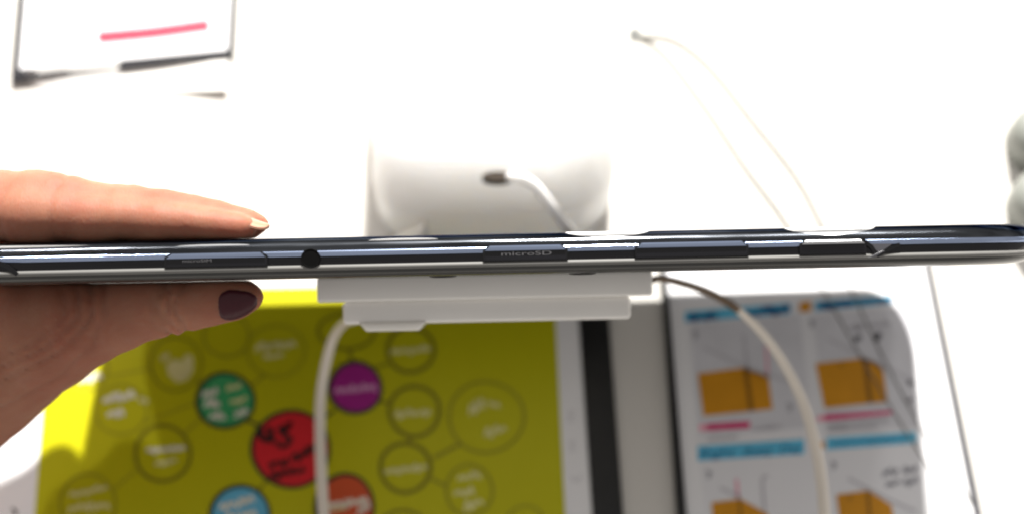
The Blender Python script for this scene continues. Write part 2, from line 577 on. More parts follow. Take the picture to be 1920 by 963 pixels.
# ---- right-hand sheet with diagrams
zs = 1.0
s0 = at(1500, 800, 0)
sheet = thing('notes_sheet', 'flat white sheet of notes with orange shapes and blue headings between two black edge strips', 'sheet', (s0.x, s0.y, 0))
o = MB().prism(pxpoly([(1291, 1010), (1836, 1010), (1728, 470), (1246, 470)], zs), 0, zs).build('board', M['paper'])
loc_fix(o, sheet)
o = MB().prism(pxpoly([(1271, 1010), (1290.5, 1010), (1245.5, 470), (1236, 470)], zs), 0, zs + 1.2).build('edge_strip', M['black'])
loc_fix(o, sheet)
o = MB().prism(pxpoly([(1836.5, 1010), (1848, 1010), (1738, 470), (1728.5, 470)], zs), 0, zs + 1.2).build('edge_strip', M['slab'])
loc_fix(o, sheet)
pg = [(1286, 585), (1690, 549), (1722, 640), (1734, 1010), (1326, 1010)]
loc_fix(Ink(zs + 0.06).poly(pg).build('page', M['page'], None, None), sheet)
for q in ([(1296, 606), (1500, 590), (1522, 800), (1312, 815)], [(1524, 590), (1706, 574), (1724, 800), (1552, 812)]):
    loc_fix(Ink(zs + 0.11).poly(q).build('page_column', M['page_grey'], None, None), sheet)


def bar(x0, y0, x1, y1, h0, h1, mt, name='heading_bar', z=zs + 0.16):
    loc_fix(Ink(z).poly([(x0, y0 + h0 / 2), (x1, y1 + h1 / 2), (x1, y1 - h1 / 2), (x0, y0 - h0 / 2)]).build(name, M[mt], None, None), sheet)


bar(1284, 593, 1482, 577, 20, 20, 'cyan')
bar(1528, 573, 1672, 560, 18, 15, 'cyan')
bar(1308, 849, 1508, 836, 28, 28, 'cyan')
bar(1550, 831, 1718, 819, 23, 21, 'cyan')
bar(1499, 575, 1521, 573, 19, 19, 'orange', 'orange_square')
bar(1535, 834, 1546, 833, 12, 12, 'orange', 'orange_square')
bar(1311, 801, 1326, 800, 12, 12, 'pink', 'highlight_bar')
bar(1325, 800, 1406, 795, 13, 13, 'magenta', 'highlight_bar')
bar(1532, 784, 1546, 783, 10, 10, 'pink', 'highlight_bar')
bar(1546, 782, 1672, 772, 12, 7, 'magenta', 'highlight_bar')
for q in ([(1308, 699), (1395, 688), (1441, 706), (1449, 766), (1319, 779)], [(1529, 680), (1622, 670), (1656, 692), (1664, 752), (1546, 764)],
          [(1334, 941), (1388, 934), (1440, 962), (1446, 1012), (1340, 1012)], [(1568, 926), (1628, 918), (1672, 946), (1682, 1012), (1580, 1012)]):
    loc_fix(Ink(zs + 0.16).poly(q).build('orange_shape', M['orange'], None, None), sheet)
e = Ink(zs + 0.22)
e.line([(1398, 690), (1409, 770)], 9, False).line([(1621, 671), (1632, 755)], 9, False).line([(1386, 934), (1394, 1010)], 5, False)
e.line([(1627, 919), (1634, 1010)], 6, False)
e.line([(1395, 692), (1420, 699), (1441, 708)], 4).line([(1612, 673), (1640, 680), (1656, 694)], 5)
e.line([(1572, 682), (1580, 685)], 4, False).line([(1592, 930), (1594, 936)], 6, False).line([(1644, 720), (1650, 722)], 4, False)
loc_fix(e.build('shape_line', M['umber'], None, None), sheet)
e = Ink(zs + 0.22)
e.line([(1318, 650), (1398, 686), (1480, 714)], 5).line([(1552, 634), (1638, 676), (1708, 710)], 5)
e.line([(1590, 896), (1672, 938), (1718, 958)], 5).line([(1350, 914), (1388, 930)], 5, False)
e.line([(1394, 622), (1401, 688)], 5, False).line([(1640, 636), (1652, 672)], 4, False).line([(1440, 890), (1430, 900), (1434, 960)], 5)
loc_fix(e.build('diagram_line', M['faint_ink'], None, None), sheet)
e = Ink(zs + 0.22)
e.line([(1436, 648), (1440, 704)], 4, False).line([(1381, 897), (1384, 933)], 5, False)
loc_fix(e.build('diagram_line', M['pink'], None, None), sheet)
e = Ink(zs + 0.22)
for (x0, y0, x1, y1, h, wd, s) in [(1412, 803, 1466, 798, 5, 2.2, 1), (1326, 822, 1382, 816, 5, 2.2, 2), (1550, 797, 1668, 786, 5, 2.2, 3),
                                   (1552, 806, 1644, 799, 5, 2.2, 4), (1594, 612, 1618, 610, 10, 5, 5), (1628, 608, 1668, 604, 9, 3.5, 6),
                                   (1702, 716, 1712, 714, 9, 4, 8), (1698, 750, 1712, 746, 9, 4, 9)]:
    e.word(x0, y0, x1, y1, h, wd, s)
loc_fix(e.build('lettering', M['faint_ink'], None, None), sheet)
e = Ink(zs + 0.22)
for (x0, y0, x1, y1, h, wd, s) in [(1656, 886, 1684, 880, 11, 4.5, 11), (1694, 882, 1718, 876, 13, 4.5, 12), (1660, 908, 1686, 902, 11, 4.5, 13),
                                   (1696, 904, 1720, 899, 11, 4.5, 14), (1604, 634, 1612, 630, 10, 6, 15), (1640, 632, 1650, 628, 10, 6, 16)]:
    e.word(x0, y0, x1, y1, h, wd, s)
for (x, y) in ((1302, 628), (1521, 607), (1479, 764), (1328, 890), (1562, 873)):
    e.line([(x - 4, y - 6), (x + 4, y - 5), (x, y + 6)], 5)
loc_fix(e.build('lettering', M['grey_ink'], None, None), sheet)
text_ink('Right', 1313, 858, 1376, 854, 17, zs + 0.24, 'lettering', M['navy_ink'], sheet)
text_ink('Away', 1392, 854, 1448, 850, 17, zs + 0.24, 'lettering', M['navy_ink'], sheet)
text_ink('Day', 1462, 849, 1502, 846, 17, zs + 0.24, 'lettering', M['navy_ink'], sheet)
text_ink('commentary', 1558, 836, 1700, 825, 13, zs + 0.24, 'lettering', M['navy_ink'], sheet)
e = Ink(zs + 0.24).word(1292, 594, 1345, 590, 11, 5, 21).word(1392, 586, 1426, 584, 13, 5, 22).word(1430, 582, 1478, 578, 12, 6, 23)
e.word(1534, 573, 1600, 567, 11, 5, 24).word(1605, 566, 1672, 559, 8, 3.5, 25)
loc_fix(e.build('lettering', M['navy_ink'], None, None), sheet)

# ------------------------------------------------------------------ dark-edged note tablet at the upper left
zt = 2.2
f0 = at(230, 60, 0)
fr = thing('display_tablet', 'dark edged tablet with white page and one red highlighter stroke, at the upper left', 'tablet', (f0.x, f0.y, 0))
corner = [(19, 153), (437, 106), (450, -130), (44, -140)]
c = [at(x, y, zt) for x, y in corner]
o = MB().prism([(p.x, p.y) for p in c], 0.0, zt).build('housing', M['frame'])
loc_fix(bevel_obj(o, 0.15), fr)
inner = [(37, 130), (426, 93), (437, -122), (60, -132)]
o = MB().prism(pxpoly(inner, zt + 0.2), zt - 0.2, zt + 0.2).build('page', M['paper'])
loc_fix(o, fr)
e = Ink(zt + 0.3).line([(183, 71), (290, 61), (393, 47)], 24)
loc_fix(e.build('highlighter_stroke', M['coral'], None, None), fr)
e = Ink(zt + 0.3)
for (x0, y0, x1, y1, s) in ((85, 50, 140, 46, 1), (165, 40, 172, 30, 2), (195, 20, 300, 8, 3), (200, -4, 340, -14, 4), (310, 12, 370, 2, 5)):
    e.word(x0, y0, x1, y1, 10, 3.5, s)
M['ghost_ink'] = mat('ghost_print', (0.30, 0.30, 0.32), 0.5)
loc_fix(e.build('lettering', M['ghost_ink'], None, None), fr)


def wedge(name, front, back, zf, zb, mt):
    """A plate whose top slopes between two pixel polylines; zf, zb = heights along them."""
    n = len(front)
    F = [at(p[0], p[1], z) for p, z in zip(front, zf)]
    B = [at(p[0], p[1], z) for p, z in zip(back, zb)]
    vs = F + B + [Vector((p.x, p.y, max(0, p.z - 0.6) if name == 'stand_plate' else 0)) for p in F + B]
    fs = []
    for k in range(n - 1):
        fs += [[k, k + 1, n + k + 1, n + k], [2 * n + k + 1, 2 * n + k, 3 * n + k, 3 * n + k + 1], [2 * n + k, 2 * n + k + 1, k + 1, k],
               [n + k, n + k + 1, 3 * n + k + 1, 3 * n + k]]
    fs += [[0, n, 3 * n, 2 * n], [n - 1, 2 * n - 1, 4 * n - 1, 3 * n - 1][::-1]]
    o = mesh_obj(name, vs, fs, M[mt])
    bm = bmesh.new()
    bm.from_mesh(o.data)
    bmesh.ops.recalc_face_normals(bm, faces=bm.faces)
    bm.to_mesh(o.data)
    bm.free()
    return loc_fix(o, fr)


# thin card under the front edge, its right end curling up off the table
wedge('stand_plate', [(215, 170), (290, 172), (345, 170), (390, 169), (426, 167)], [(215, 128), (290, 123), (345, 120), (390, 117), (429, 114)],
      [0.7, 0.75, 1.1, 1.9, 2.6], [0.7, 0.75, 1.0, 1.4, 1.9], 'mount')
# clear-white lip that holds the front edge
wedge('stand_lip', [(54, 152), (72, 166), (140, 168), (205, 162), (226, 150)], [(50, 138), (70, 124), (140, 116), (200, 112), (222, 116)],
      [0.5, 0.4, 0.4, 0.4, 0.5], [2.8, 3.0, 3.0, 3.0, 2.8], 'lipwhite')

# ------------------------------------------------------------------ white pedestal with a cable
hp = 44.0
yb = at(925, 452, 0).y
xl, xr = at(684, 340, hp).x, at(1164, 340, hp).x
ped = thing('display_pedestal', 'white display pedestal with rounded front corners and a dark cable slot, behind the held tablet', 'pedestal', ((xl + xr) / 2, yb + 40, 0))


def ped_ring(off, z, front=0.0):
    return [(p[0], p[1], z) for p in rrect(xl + off, yb + off + front, xr - off, yb + 95 - off, 1, seg=9, rs=(17 - off * 0.6, 10, 10, 12 - off * 0.6))]


rings = [ped_ring(0, 0), ped_ring(0, 24), ped_ring(0.3, 25.5, 0.5), ped_ring(1.0, 36, 4.0), ped_ring(1.2, hp - 1.5, 5.5), ped_ring(2.2, hp, 6.5)]
vs = [v for r in rings for v in r]
n = len(rings[0])
fs = []
for i in range(len(rings) - 1):
    for k in range(n):
        fs.append([i * n + k, i * n + (k + 1) % n, (i + 1) * n + (k + 1) % n, (i + 1) * n + k])
fs.append([(len(rings) - 1) * n + k for k in range(n)])
o = mesh_obj('block', vs, fs, M['white'], smooth=True)
o.data.set_sharp_from_angle(angle=math.radians(28))
loc_fix(o, ped)
sl = at(932, 331, hp)
m = MB()
m.prism([(sl.x + 4.3 * math.cos(a), sl.y + 1.5 * math.sin(a)) for a in [2 * math.pi * k / 28 for k in range(28)]], hp - 3, hp + 0.25)
loc_fix(m.build('cable_slot', M['slot']), ped)
rb = at(770, 430, 0)
o = MB().add([(rb.x - 7, yb - 0.3, 0.2), (rb.x + 6, yb - 0.3, 0.2), (rb.x + 6, yb - 0.3, 22), (rb.x + 5.5, yb - 5, 0.2), (rb.x - 6.5, yb - 5, 0.2), (rb.x + 5.5, yb - 5, 20)],
             [[0, 1, 2], [3, 4, 5][::-1], [0, 4, 3, 1], [1, 3, 5, 2], [2, 5, 4, 0]]).build('light_wedge', M['latch'])  # added wedge standing in for a patch of light on the front
loc_fix(o, ped)

# white cable coming out of the pedestal slot
a0 = Vector((sl.x + 3, sl.y, hp - 1))
pts = [a0, at(968, 331, hp + 1.5), at(1000, 346, hp - 2), at(1030, 382, hp - 8), at(1062, 424, 26), at(1085, 450, 12), at(1100, 470, 4), at(1112, 482, 2.0)]
pc = spline([tuple(p) for p in pts], 8)
o = MB().tube(pc, [1.2 + 0.35 * min(1, i / 10) for i in range(len(pc))], 12).build('pedestal_cable', M['cablewhite'], smooth=True)
tag(o, 'short white cable running out of the pedestal slot down its front', 'cable')

# ------------------------------------------------------------------ thin cords on the table, their hole, and grey posts
hole = at(1190, 65, 0)
m = MB()
m.ring([(hole.x + 2.3 * math.cos(a), hole.y + 2.3 * math.sin(a)) for a in [2 * math.pi * k / 24 for k in range(24)]],
       [(hole.x + 1.5 * math.cos(a), hole.y + 1.5 * math.sin(a)) for a in [2 * math.pi * k / 24 for k in range(24)]], 0.0, 0.9)
gm = m.build('cable_grommet', M['grey'])
gc = MB().prism([(hole.x + 1.5 * math.cos(a), hole.y + 1.5 * math.sin(a)) for a in [2 * math.pi * k / 24 for k in range(24)]], 0.05, 0.3).build('hole', M['slab'])
gc.parent = gm
tag(gm, 'small grey grommet in the white table where two thin cords start', 'grommet')


def cord(px, z, lab):
    P = spline(px, 8)
    pts = []
    for i, p in enumerate(P):
        zz = 0.25 + (1.0 if p[1] > 480 else 0) * 1.0
        pts.append(at(p[0], p[1], zz + z))
    pts = [p for p in pts]
    # soften the step on to the sheet
    zs_ = [p.z for p in pts]
    for i in range(1, len(pts) - 1):
        pts[i].z = sum(zs_[max(0, i - 4):i + 5]) / len(zs_[max(0, i - 4):i + 5])
    o = MB().tube(pts, [0.72 if p[1] < 480 else 0.2 for p in P], 8).build('thin_cord', M['cord'], smooth=True)
    return tag(o, lab, 'cord', 'thin pale cords lying across the table')


cord([(1196, 66), (1262, 76), (1330, 128), (1420, 240), (1490, 330), (1535, 412), (1600, 550), (1652, 660), (1722, 792), (1790, 890), (1850, 985)], 0.1,
     'thin pale cord on the right, bulging farther from the pedestal')
cord([(1196, 69), (1245, 104), (1320, 200), (1398, 316), (1474, 420), (1545, 545), (1640, 712), (1735, 865), (1825, 1000)], 0.1,
     'thin pale cord on the left, nearer the pedestal')


def post(px, py, r, h, lab):
    p = at(px, py, h * 0.6)
    rings = []
    prof = [(r, 0), (r, h * 0.55), (r * 0.97, h * 0.75), (r * 0.86, h * 0.92), (r * 0.6, h), (0.01, h)]
    n = 36
    vs = [(p.x + q * math.cos(2 * math.pi * k / n), p.y + q * math.sin(2 * math.pi * k / n), z) for (q, z) in prof for k in range(n)]
    fs = [[i * n + k, i * n + (k + 1) % n, (i + 1) * n + (k + 1) % n, (i + 1) * n + k] for i in range(len(prof) - 1) for k in range(n)]
    o = mesh_obj('grey_post', vs, fs, M['grey'], smooth=True, origin=(p.x, p.y, 0))
    return tag(o, lab, 'post', 'rounded grey posts at the right edge')


post(1963, 252, 11, 14, 'rounded grey post farther from the held tablet, at the right edge')
post(1966, 375, 11, 14, 'rounded grey post just behind the end of the held tablet')

# ------------------------------------------------------------------ the held tablet, edge on
DEP = 345.0
SC = DEP / FPX                                 # mm per photograph pixel at the near edge
ROLL = math.atan(0.0203)
mid = c2w((960 - CX) * SC, (CY - 476) * SC, DEP)
R = Matrix((XV, UV, -DV)).transposed()         # columns: along the edge, towards the screen side, towards the camera
rot = R.to_4x4() @ Matrix.Rotation(ROLL, 4, 'Z') @ Matrix.Rotation(math.radians(0.8), 4, 'Y')
MT = Matrix.Translation(mid * MM) @ rot
tab = thing('held_tablet', 'slim dark chrome tablet held edge on in the hand across the middle', 'tablet', matrix=MT)
X0, X1, HH, RC = -118.5, 123.5, 139.5, 14.0
HT = 4.45


def loop(o, n, seg=10):
    """Outline of the body inset by o, at thickness position n: (x, n, z)."""
    return [(p[0], n, p[1]) for p in rrect(X0 + o, -HH + o, X1 - o, -o, 0, seg, (RC - o, 28 - o, 6 - o, RC - o))]


def warp(q):
    """The right-hand end of the body gets thinner, mostly from the back."""
    f = max(0.0, (q[0] - (X1 - 15)) / 15)
    n = q[1] * (1 - (0.5 if q[1] < 0 else 0.16) * f ** 1.8)
    return (q[0], n, q[2])


def band(name, prof, mt, cap0=False, cap1=False):
    vs, fs = [], []
    loops = [loop(o, n) for (n, o) in prof]
    N = len(loops[0])
    for l in loops: vs += [warp(q) for q in l]
    for i in range(len(loops) - 1):
        for k in range(N):
            fs.append([i * N + k, (i + 1) * N + k, (i + 1) * N + (k + 1) % N, i * N + (k + 1) % N][::-1])
    if cap0: fs.append([k for k in range(N)])
    if cap1: fs.append([(len(loops) - 1) * N + k for k in range(N)][::-1])
    o = mesh_obj(name, vs, fs, mt, tab, smooth=True)
    o.data.set_sharp_from_angle(angle=math.radians(50))
    return o


band('front_bezel', [(4.30, 5.2), (HT, 4.6), (4.40, 3.5), (4.05, 2.3), (3.45, 1.25), (2.75, 0.62), (2.1, 0.30), (1.5, 0.16)], M['navy'])
band('screen', [(4.28, 5.2), (4.25, 5.3)], M['glass'], cap0=False, cap1=True)
band('edge_line', [(1.5, 0.17), (1.3, 0.0), (0.95, -0.12), (0.6, -0.08), (0.32, 0.12), (0.25, 0.5)], M['blueline'])
band('side_band', [(0.25, 0.45), (-0.1, 0.36), (-0.6, 0.33), (-1.1, 0.38), (-1.5, 0.5)], M['band'])
band('trim_line', [(-1.48, 0.34), (-1.62, 0.12), (-1.95, -0.06), (-2.3, -0.04), (-2.55, 0.16), (-2.68, 0.5)], M['trim'])
band('back_cover', [(-2.65, 0.45), (-3.0, 0.55), (-3.5, 0.95), (-3.95, 1.7), (-4.3, 2.9), (-HT, 4.6), (-HT, 6)], M['back'], cap1=True)


def tx(px): return (px - 960) * SC


def tn(px, py): return (476 - 0.0203 * (px - 960) - py) * SC


def edge_prism(name, poly, z0, z1, mt, parent, bev=0.0):
    """poly in (x, n) on the edge, extruded towards the camera."""
    n = len(poly)
    ar = sum(poly[i][0] * poly[(i + 1) % n][1] - poly[(i + 1) % n][0] * poly[i][1] for i in range(n))
    if ar < 0: poly = poly[::-1]
    vs = [(p[0], p[1], z0) for p in poly] + [(p[0], p[1], z1) for p in poly]
    fs = [list(range(n, 2 * n)), list(range(n - 1, -1, -1))] + [[i, (i + 1) % n, n + (i + 1) % n, n + i] for i in range(n)]
    o = mesh_obj(name, vs, fs, mt, parent)
    if bev: bevel_obj(o, bev, 3)
    return o


def slot(px0, px1, name, mt='navy', top=1.75, text=None, tpx=None, lift=0.16):
    x0, x1 = tx(px0), tx(px1)
    edge_prism('slot_gap', [(x0 - 0.3, -1.5), (x1 + 0.3, -1.5), (x1 + 0.3, 0.85), (x1 - 1.1, top + 0.22), (x0 + 1.1, top + 0.22), (x0 - 0.3, 0.85)], -1.2, 0.16, M['gap'], tab)
    o = edge_prism(name, [(x0, -1.4), (x1, -1.4), (x1, top - 1.0), (x0, top - 1.0)], -1.0, 0.2, M[mt], tab, 0.1)
    if text:
        cu = bpy.data.curves.new('t', 'FONT')
        cu.body = text
        ob = bpy.data.objects.new('t', cu)
        COL.objects.link(ob)
        bpy.context.view_layer.update()
        me = bpy.data.meshes.new_from_object(ob.evaluated_get(bpy.context.evaluated_depsgraph_get()))
        bpy.data.objects.remove(ob)
        co = np.array([v.co[:] for v in me.vertices])
        a, b, hgt, nb = tpx
        sx = (tx(b) - tx(a)) / (co[:, 0].max() - co[:, 0].min())
        vs = [(tx(a) + (q[0] - co[:, 0].min()) * sx, nb + q[1] / 0.7 * hgt, 0.225) for q in co]
        mesh_obj('lettering', vs, [list(p.vertices) for p in me.polygons], M['letter'], o)
        bpy.data.meshes.remove(me)
    return o


slot(313, 500, 'slot_cover', 'cover' if 'cover' in M else 'band', 1.45, 'microSIM', (344, 398, 0.6, -0.35), 0.16)
slot(908, 1062, 'slot_cover', 'band', 1.75, 'microSD', (940, 1034, 0.85, -0.3), 0.16)
slot(1193, 1402, 'volume_button', 'band', 1.75)
slot(1503, 1624, 'power_button', 'band', 1.75)


def highlight(px0, px1, top, name='button_chamfer', mt='blueline', lift=0.3, h=1.0, drop=0.30):
    """Bright metal chamfer along the upper side of a slot cover or button."""
    x0, x1 = tx(px0), tx(px1)
    z = 0.16 + lift
    vs, fs, S = [], [], 7
    for k in range(S + 1):
        t = k / S
        nn = top - h + (h + 0.04) * t
        zz = z + 0.02 - drop * t * t
        xi = 0.12 + 1.1 * t
        vs += [(x0 + xi, nn, zz), (x1 - xi, nn, zz)]
    vs += [(x0 + 1.22, top + 0.04, z - 1.1), (x1 - 1.22, top + 0.04, z - 1.1), (x0 + 0.12, top - h, z - 1.1), (x1 - 0.12, top - h, z - 1.1)]
    fs = [[2 * k, 2 * k + 1, 2 * k + 3, 2 * k + 2] for k in range(S)]
    b = 2 * S
    fs += [[b, b + 1, b + 3, b + 2], [2 * S + 4, 0] + [2 * k for k in range(1, S + 1)] + [b + 2], ([b + 5, 1] + [2 * k + 1 for k in range(1, S + 1)] + [b + 3])[::-1]]
    o = mesh_obj(name, vs, fs, M[mt], tab, smooth=True)
    o.data.set_sharp_from_angle(angle=math.radians(50))
    return o


highlight(313, 500, 1.45, 'cover_chamfer')
highlight(908, 1062, 1.75, 'cover_chamfer')
highlight(1193, 1402, 1.75)
highlight(1503, 1624, 1.75, mt='chrome', lift=0.5, drop=0.62)  # brighter chrome puts this button's glint into the metal

BEV = [(1.5, 0.16), (2.1, 0.30), (2.75, 0.62), (3.45, 1.25), (4.05, 2.3), (4.40, 3.5), (HT, 4.6)]


def facet(px0, px1, lo, hi):
    """Chrome patch added on the bevel as a bright glint; lo and hi give thickness positions along it."""
    NX, NV = 24, 6
    vs, fs = [], []
    for i in range(NX + 1):
        t = i / NX
        x = tx(px0 + (px1 - px0) * t)
        for j in range(NV + 1):
            nn = lo(t) + (hi(t) - lo(t)) * j / NV
            oo = float(np.interp(nn, [b[0] for b in BEV], [b[1] for b in BEV]))
            vs.append((x, nn + 0.03, -oo + 0.03))
    for i in range(NX):
        for j in range(NV):
            a_ = i * (NV + 1) + j
            fs.append([a_, a_ + NV + 1, a_ + NV + 2, a_ + 1])
    return mesh_obj('glint_facet', vs, fs, M['chrome'], tab, smooth=True)


facet(1062, 1222, lambda t: 4.38 - 1.35 * math.sin(math.pi * t) ** 0.8, lambda t: 4.40)
facet(1476, 1652, lambda t: 4.38 - 1.75 * math.sin(math.pi * t) ** 0.7, lambda t: 4.40)
facet(-70, 170, lambda t: 3.45 + 0.2 * t * t, lambda t: 3.95 - 0.3 * t * t)
facet(690, 822, lambda t: 3.5, lambda t: 3.5 + 0.4 * math.sin(math.pi * t) ** 0.4)
facet(330, 470, lambda t: 3.0, lambda t: 3.0 + 0.35 * math.sin(math.pi * t) ** 0.4)

# headphone socket
jx, jn = tx(583), tn(583, 484)
n = 32
vs, fs = [], []
for (r_, z_) in ((2.1, -0.6), (2.1, 0.16), (1.98, 0.24), (1.85, 0.2), (1.8, 0.1)):
    vs += [(jx + r_ * math.cos(2 * math.pi * k / n), jn + r_ * math.sin(2 * math.pi * k / n), z_) for k in range(n)]
for i in range(4):
    for k in range(n):
        fs.append([i * n + k, i * n + (k + 1) % n, (i + 1) * n + (k + 1) % n, (i + 1) * n + k])
jk = mesh_obj('headphone_socket', vs, fs, M['hole'], tab, smooth=True)
mesh_obj('socket_hole', [(jx + 1.84 * math.cos(2 * math.pi * k / n), jn + 1.84 * math.sin(2 * math.pi * k / n), 0.14) for k in range(n)], [list(range(n))], M['hole'], jk)

# V-shaped seams near both corners of the edge
def seam(flip, pts, wd):
    vs, fs = [], []
    L = [np.array((tx(p[0]), tn(*p))) for p in pts]
    for i, p in enumerate(L):
        d = L[min(i + 1, len(L) - 1)] - L[max(i - 1, 0)]
        d /= np.linalg.norm(d)
        q = np.array((-d[1], d[0])) * wd / 2
        for (s, z) in ((1, -0.8), (1, 0.16), (-1, 0.16), (-1, -0.8)):
            vs.append((p[0] + s * q[0], p[1] + s * q[1], z))
    for i in range(len(L) - 1):
        for k in range(3):
            fs.append([i * 4 + k, i * 4 + k + 1, (i + 1) * 4 + k + 1, (i + 1) * 4 + k])
    return mesh_obj('corner_seam', vs, fs, M['gap'], tab)


seam(1, [(1618, 448), (1636, 462), (1646, 478)], 0.8)
seam(1, [(1646, 480), (1666, 468), (1690, 458)], 0.7)
o = edge_prism('corner_inlay', [(tx(1634), tn(1634, 457)), (tx(1676), tn(1676, 457)), (tx(1650), tn(1650, 474))], -0.8, 0.10, M['slab'], tab)
seam(-1, [(2, 492), (18, 500), (36, 514)], 0.9)
o = edge_prism('corner_glint', [(tx(1628), tn(1628, 483)), (tx(1642), tn(1642, 482)), (tx(1662), tn(1662, 470)), (tx(1655), tn(1655, 470))], -0.4, 0.22, M['slab'], tab, 0.1)
# little feet on the back's rim
for px in (828, 1095):
    x = tx(px)
    vs, fs = [], []
    n = 20
    for (q, nn) in ((1.0, -4.35), (0.9, -4.7), (0.6, -4.85)):
        vs += [(x + 3.2 * q * math.cos(2 * math.pi * k / n), nn, -7.0 + 2.0 * q * math.sin(2 * math.pi * k / n)) for k in range(n)]
    for i in range(2):
        for k in range(n):
            fs.append([i * n + k, i * n + (k + 1) % n, (i + 1) * n + (k + 1) % n, (i + 1) * n + k])
    fs.append([2 * n + k for k in range(n)])
    mesh_obj('rubber_foot', vs, fs, M['gap'], tab, smooth=True)

# ------------------------------------------------------------------ white security mount on the back of the tablet
DM = 384.0
sm = DM / FPX
mm_root = thing('security_mount', 'stepped white plastic security mount stuck on the back of the held tablet', 'mount', matrix=Matrix.Translation(c2w(0, 0, DM) * MM) @ rot)


def mplate(name, px0, px1, py0, py1, dz0, dz1, mt, bev, taper=0):
    """Plate of the mount in picture pixels at depth DM; its length runs away from the camera."""
    cx0, cx1 = (px0 - CX) * sm, (px1 - CX) * sm
    y0, y1 = (CY - py1) * sm, (CY - py0) * sm
    # undo the roll so that the plate lies along the tablet
    c, s = math.cos(ROLL), math.sin(ROLL)
    xc, yc = (cx0 + cx1) / 2, (y0 + y1) / 2
    lx, ly = xc * c + yc * s, -xc * s + yc * c
    hx, hy = (cx1 - cx0) / 2, (y1 - y0) / 2
    vs = [(lx + sx * (hx - (taper if sy < 0 else 0)), ly + sy * hy, z) for z in (-dz1, -dz0) for (sx, sy) in ((-1, -1), (1, -1), (1, 1), (-1, 1))]
    fs = [[4, 5, 6, 7], [3, 2, 1, 0], [0, 1, 5, 4], [1, 2, 6, 5], [2, 3, 7, 6], [3, 0, 4, 7]]
    return bevel_obj(mesh_obj(name, vs, fs, M[mt], mm_root), bev, 3)


mplate('adhesive_plate', 594, 1224, 512.5, 560, 0, 62, 'mount', 0.7)
mplate('mount_body', 642, 1184, 560, 603, 1.5, 60, 'mount', 0.9)
mplate('latch', 672, 800, 603, 620, 1.0, 20, 'latch', 0.4, taper=1.8)  # small tab, its lit look put into the paler plastic

# its two cables, hanging to the table and on towards the viewer
LP = [(664, 600, 430, 1.2), (645, 606, 444, 1.4), (622, 640, 455, 1.6), (604, 720, 461, 1.7), (600, 790, 461, 1.75), (602, 870, 458, 1.8), (608, 970, 453, 1.85), (622, 1080, 446, 1.9)]
P = spline(LP, 8)
o = MB().tube([c2w(*cpt(p[0], p[1], p[2])) for p in P], [p[3] * 0.88 for p in P], 14).build('mount_cable', M['cable'], smooth=True)
tag(o, 'pale cable hanging from the mount across the yellow page', 'cable', 'pale cables hanging from the security mount')
RP = [(1212, 534, 405, 0.7), (1232, 522, 408, 0.8), (1270, 528, 414, 0.9), (1330, 548, 424, 1.05), (1390, 585, 432, 1.2), (1450, 650, 438, 1.4), (1500, 740, 441, 1.55), (1528, 830, 440, 1.7),
      (1540, 900, 438, 1.75), (1546, 970, 435, 1.8), (1550, 1080, 430, 1.85)]
P = spline(RP, 8)
o = MB().tube([c2w(*cpt(p[0], p[1], p[2])) for p in P], [p[3] * 0.88 for p in P], 14).build('mount_cable', M['cable'], smooth=True)
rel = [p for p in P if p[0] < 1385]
k = MB().tube([c2w(*cpt(p[0], p[1], p[2])) for p in rel], [p[3] * 0.88 + 0.12 for p in rel], 14).build('cable_end', M['brown_end'], smooth=True)  # brown tube over the first stretch of the cable
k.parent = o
tag(o, 'pale cable with a brown end curving over the orange diagrams', 'cable', 'pale cables hanging from the security mount')

# ------------------------------------------------------------------ the hand
def C(px, py, dep, r): return (*cpt(px, py, dep), r)


index = [C(-75, 398, 366, 9.5), C(-10, 390, 361, 7.8), C(55, 390, 359, 7.9), C(110, 393, 358, 7.3), C(170, 399, 357, 6.0), C(232, 401, 356, 5.85),
         C(300, 407, 355, 5.35), C(350, 411, 355, 4.7), C(400, 417, 355, 4.1), C(445, 423, 355, 3.2), C(468, 424.5, 355, 2.35), C(486, 423, 355, 1.3)]
middle = [C(-75, 404, 384, 9.5), C(20, 404, 378, 7.3), C(110, 408, 375, 6.6), C(232, 414, 373, 5.8), C(330, 422, 372, 5.0), C(400, 430, 372, 4.0), C(432, 435, 372, 3.0)]
ring_f = [C(-75, 410, 402, 9.0), C(20, 412, 395, 6.8), C(110, 416, 391, 6.2), C(220, 422, 388, 5.5), C(320, 430, 387, 4.6), C(372, 437, 387, 3.4)]
pinky = [C(-80, 420, 418, 8.0), C(10, 420, 410, 6.0), C(90, 424, 406, 5.3), C(180, 430, 403, 4.7), C(250, 438, 402, 3.6)]
thumb = [C(470, 556, 357, 2.9), C(438, 558, 357, 4.2), C(390, 564, 358, 5.1), C(335, 571, 359, 6.1), C(285, 577, 360, 6.4), C(215, 592, 362, 7.9), C(150, 604, 365, 10.4),
         C(85, 622, 370, 13.5), C(0, 658, 376, 16.5), C(-110, 722, 386, 20)]
palm = [[C(-150, 610, 412, 15), C(-20, 580, 440, 13)], [C(-20, 585, 436, 13), C(30, 566, 444, 10)], [C(30, 566, 444, 10), C(112, 553, 450.5, 8.5)], [C(112, 553, 450.5, 8.5), C(84, 562, 436, 11)], [C(-75, 400, 368, 9), C(-75, 420, 416, 8.5)], [C(-110, 440, 372, 11), C(-120, 450, 414, 10)], [C(-130, 500, 378, 14), C(-140, 520, 410, 13)],
        [C(-120, 600, 382, 17), C(-160, 640, 408, 16)], [C(-60, 690, 380, 19), C(-160, 740, 402, 20)]]
arm = [C(-110, 722, 388, 20), C(-260, 850, 398, 25), C(-430, 1040, 402, 29)]
caps = []
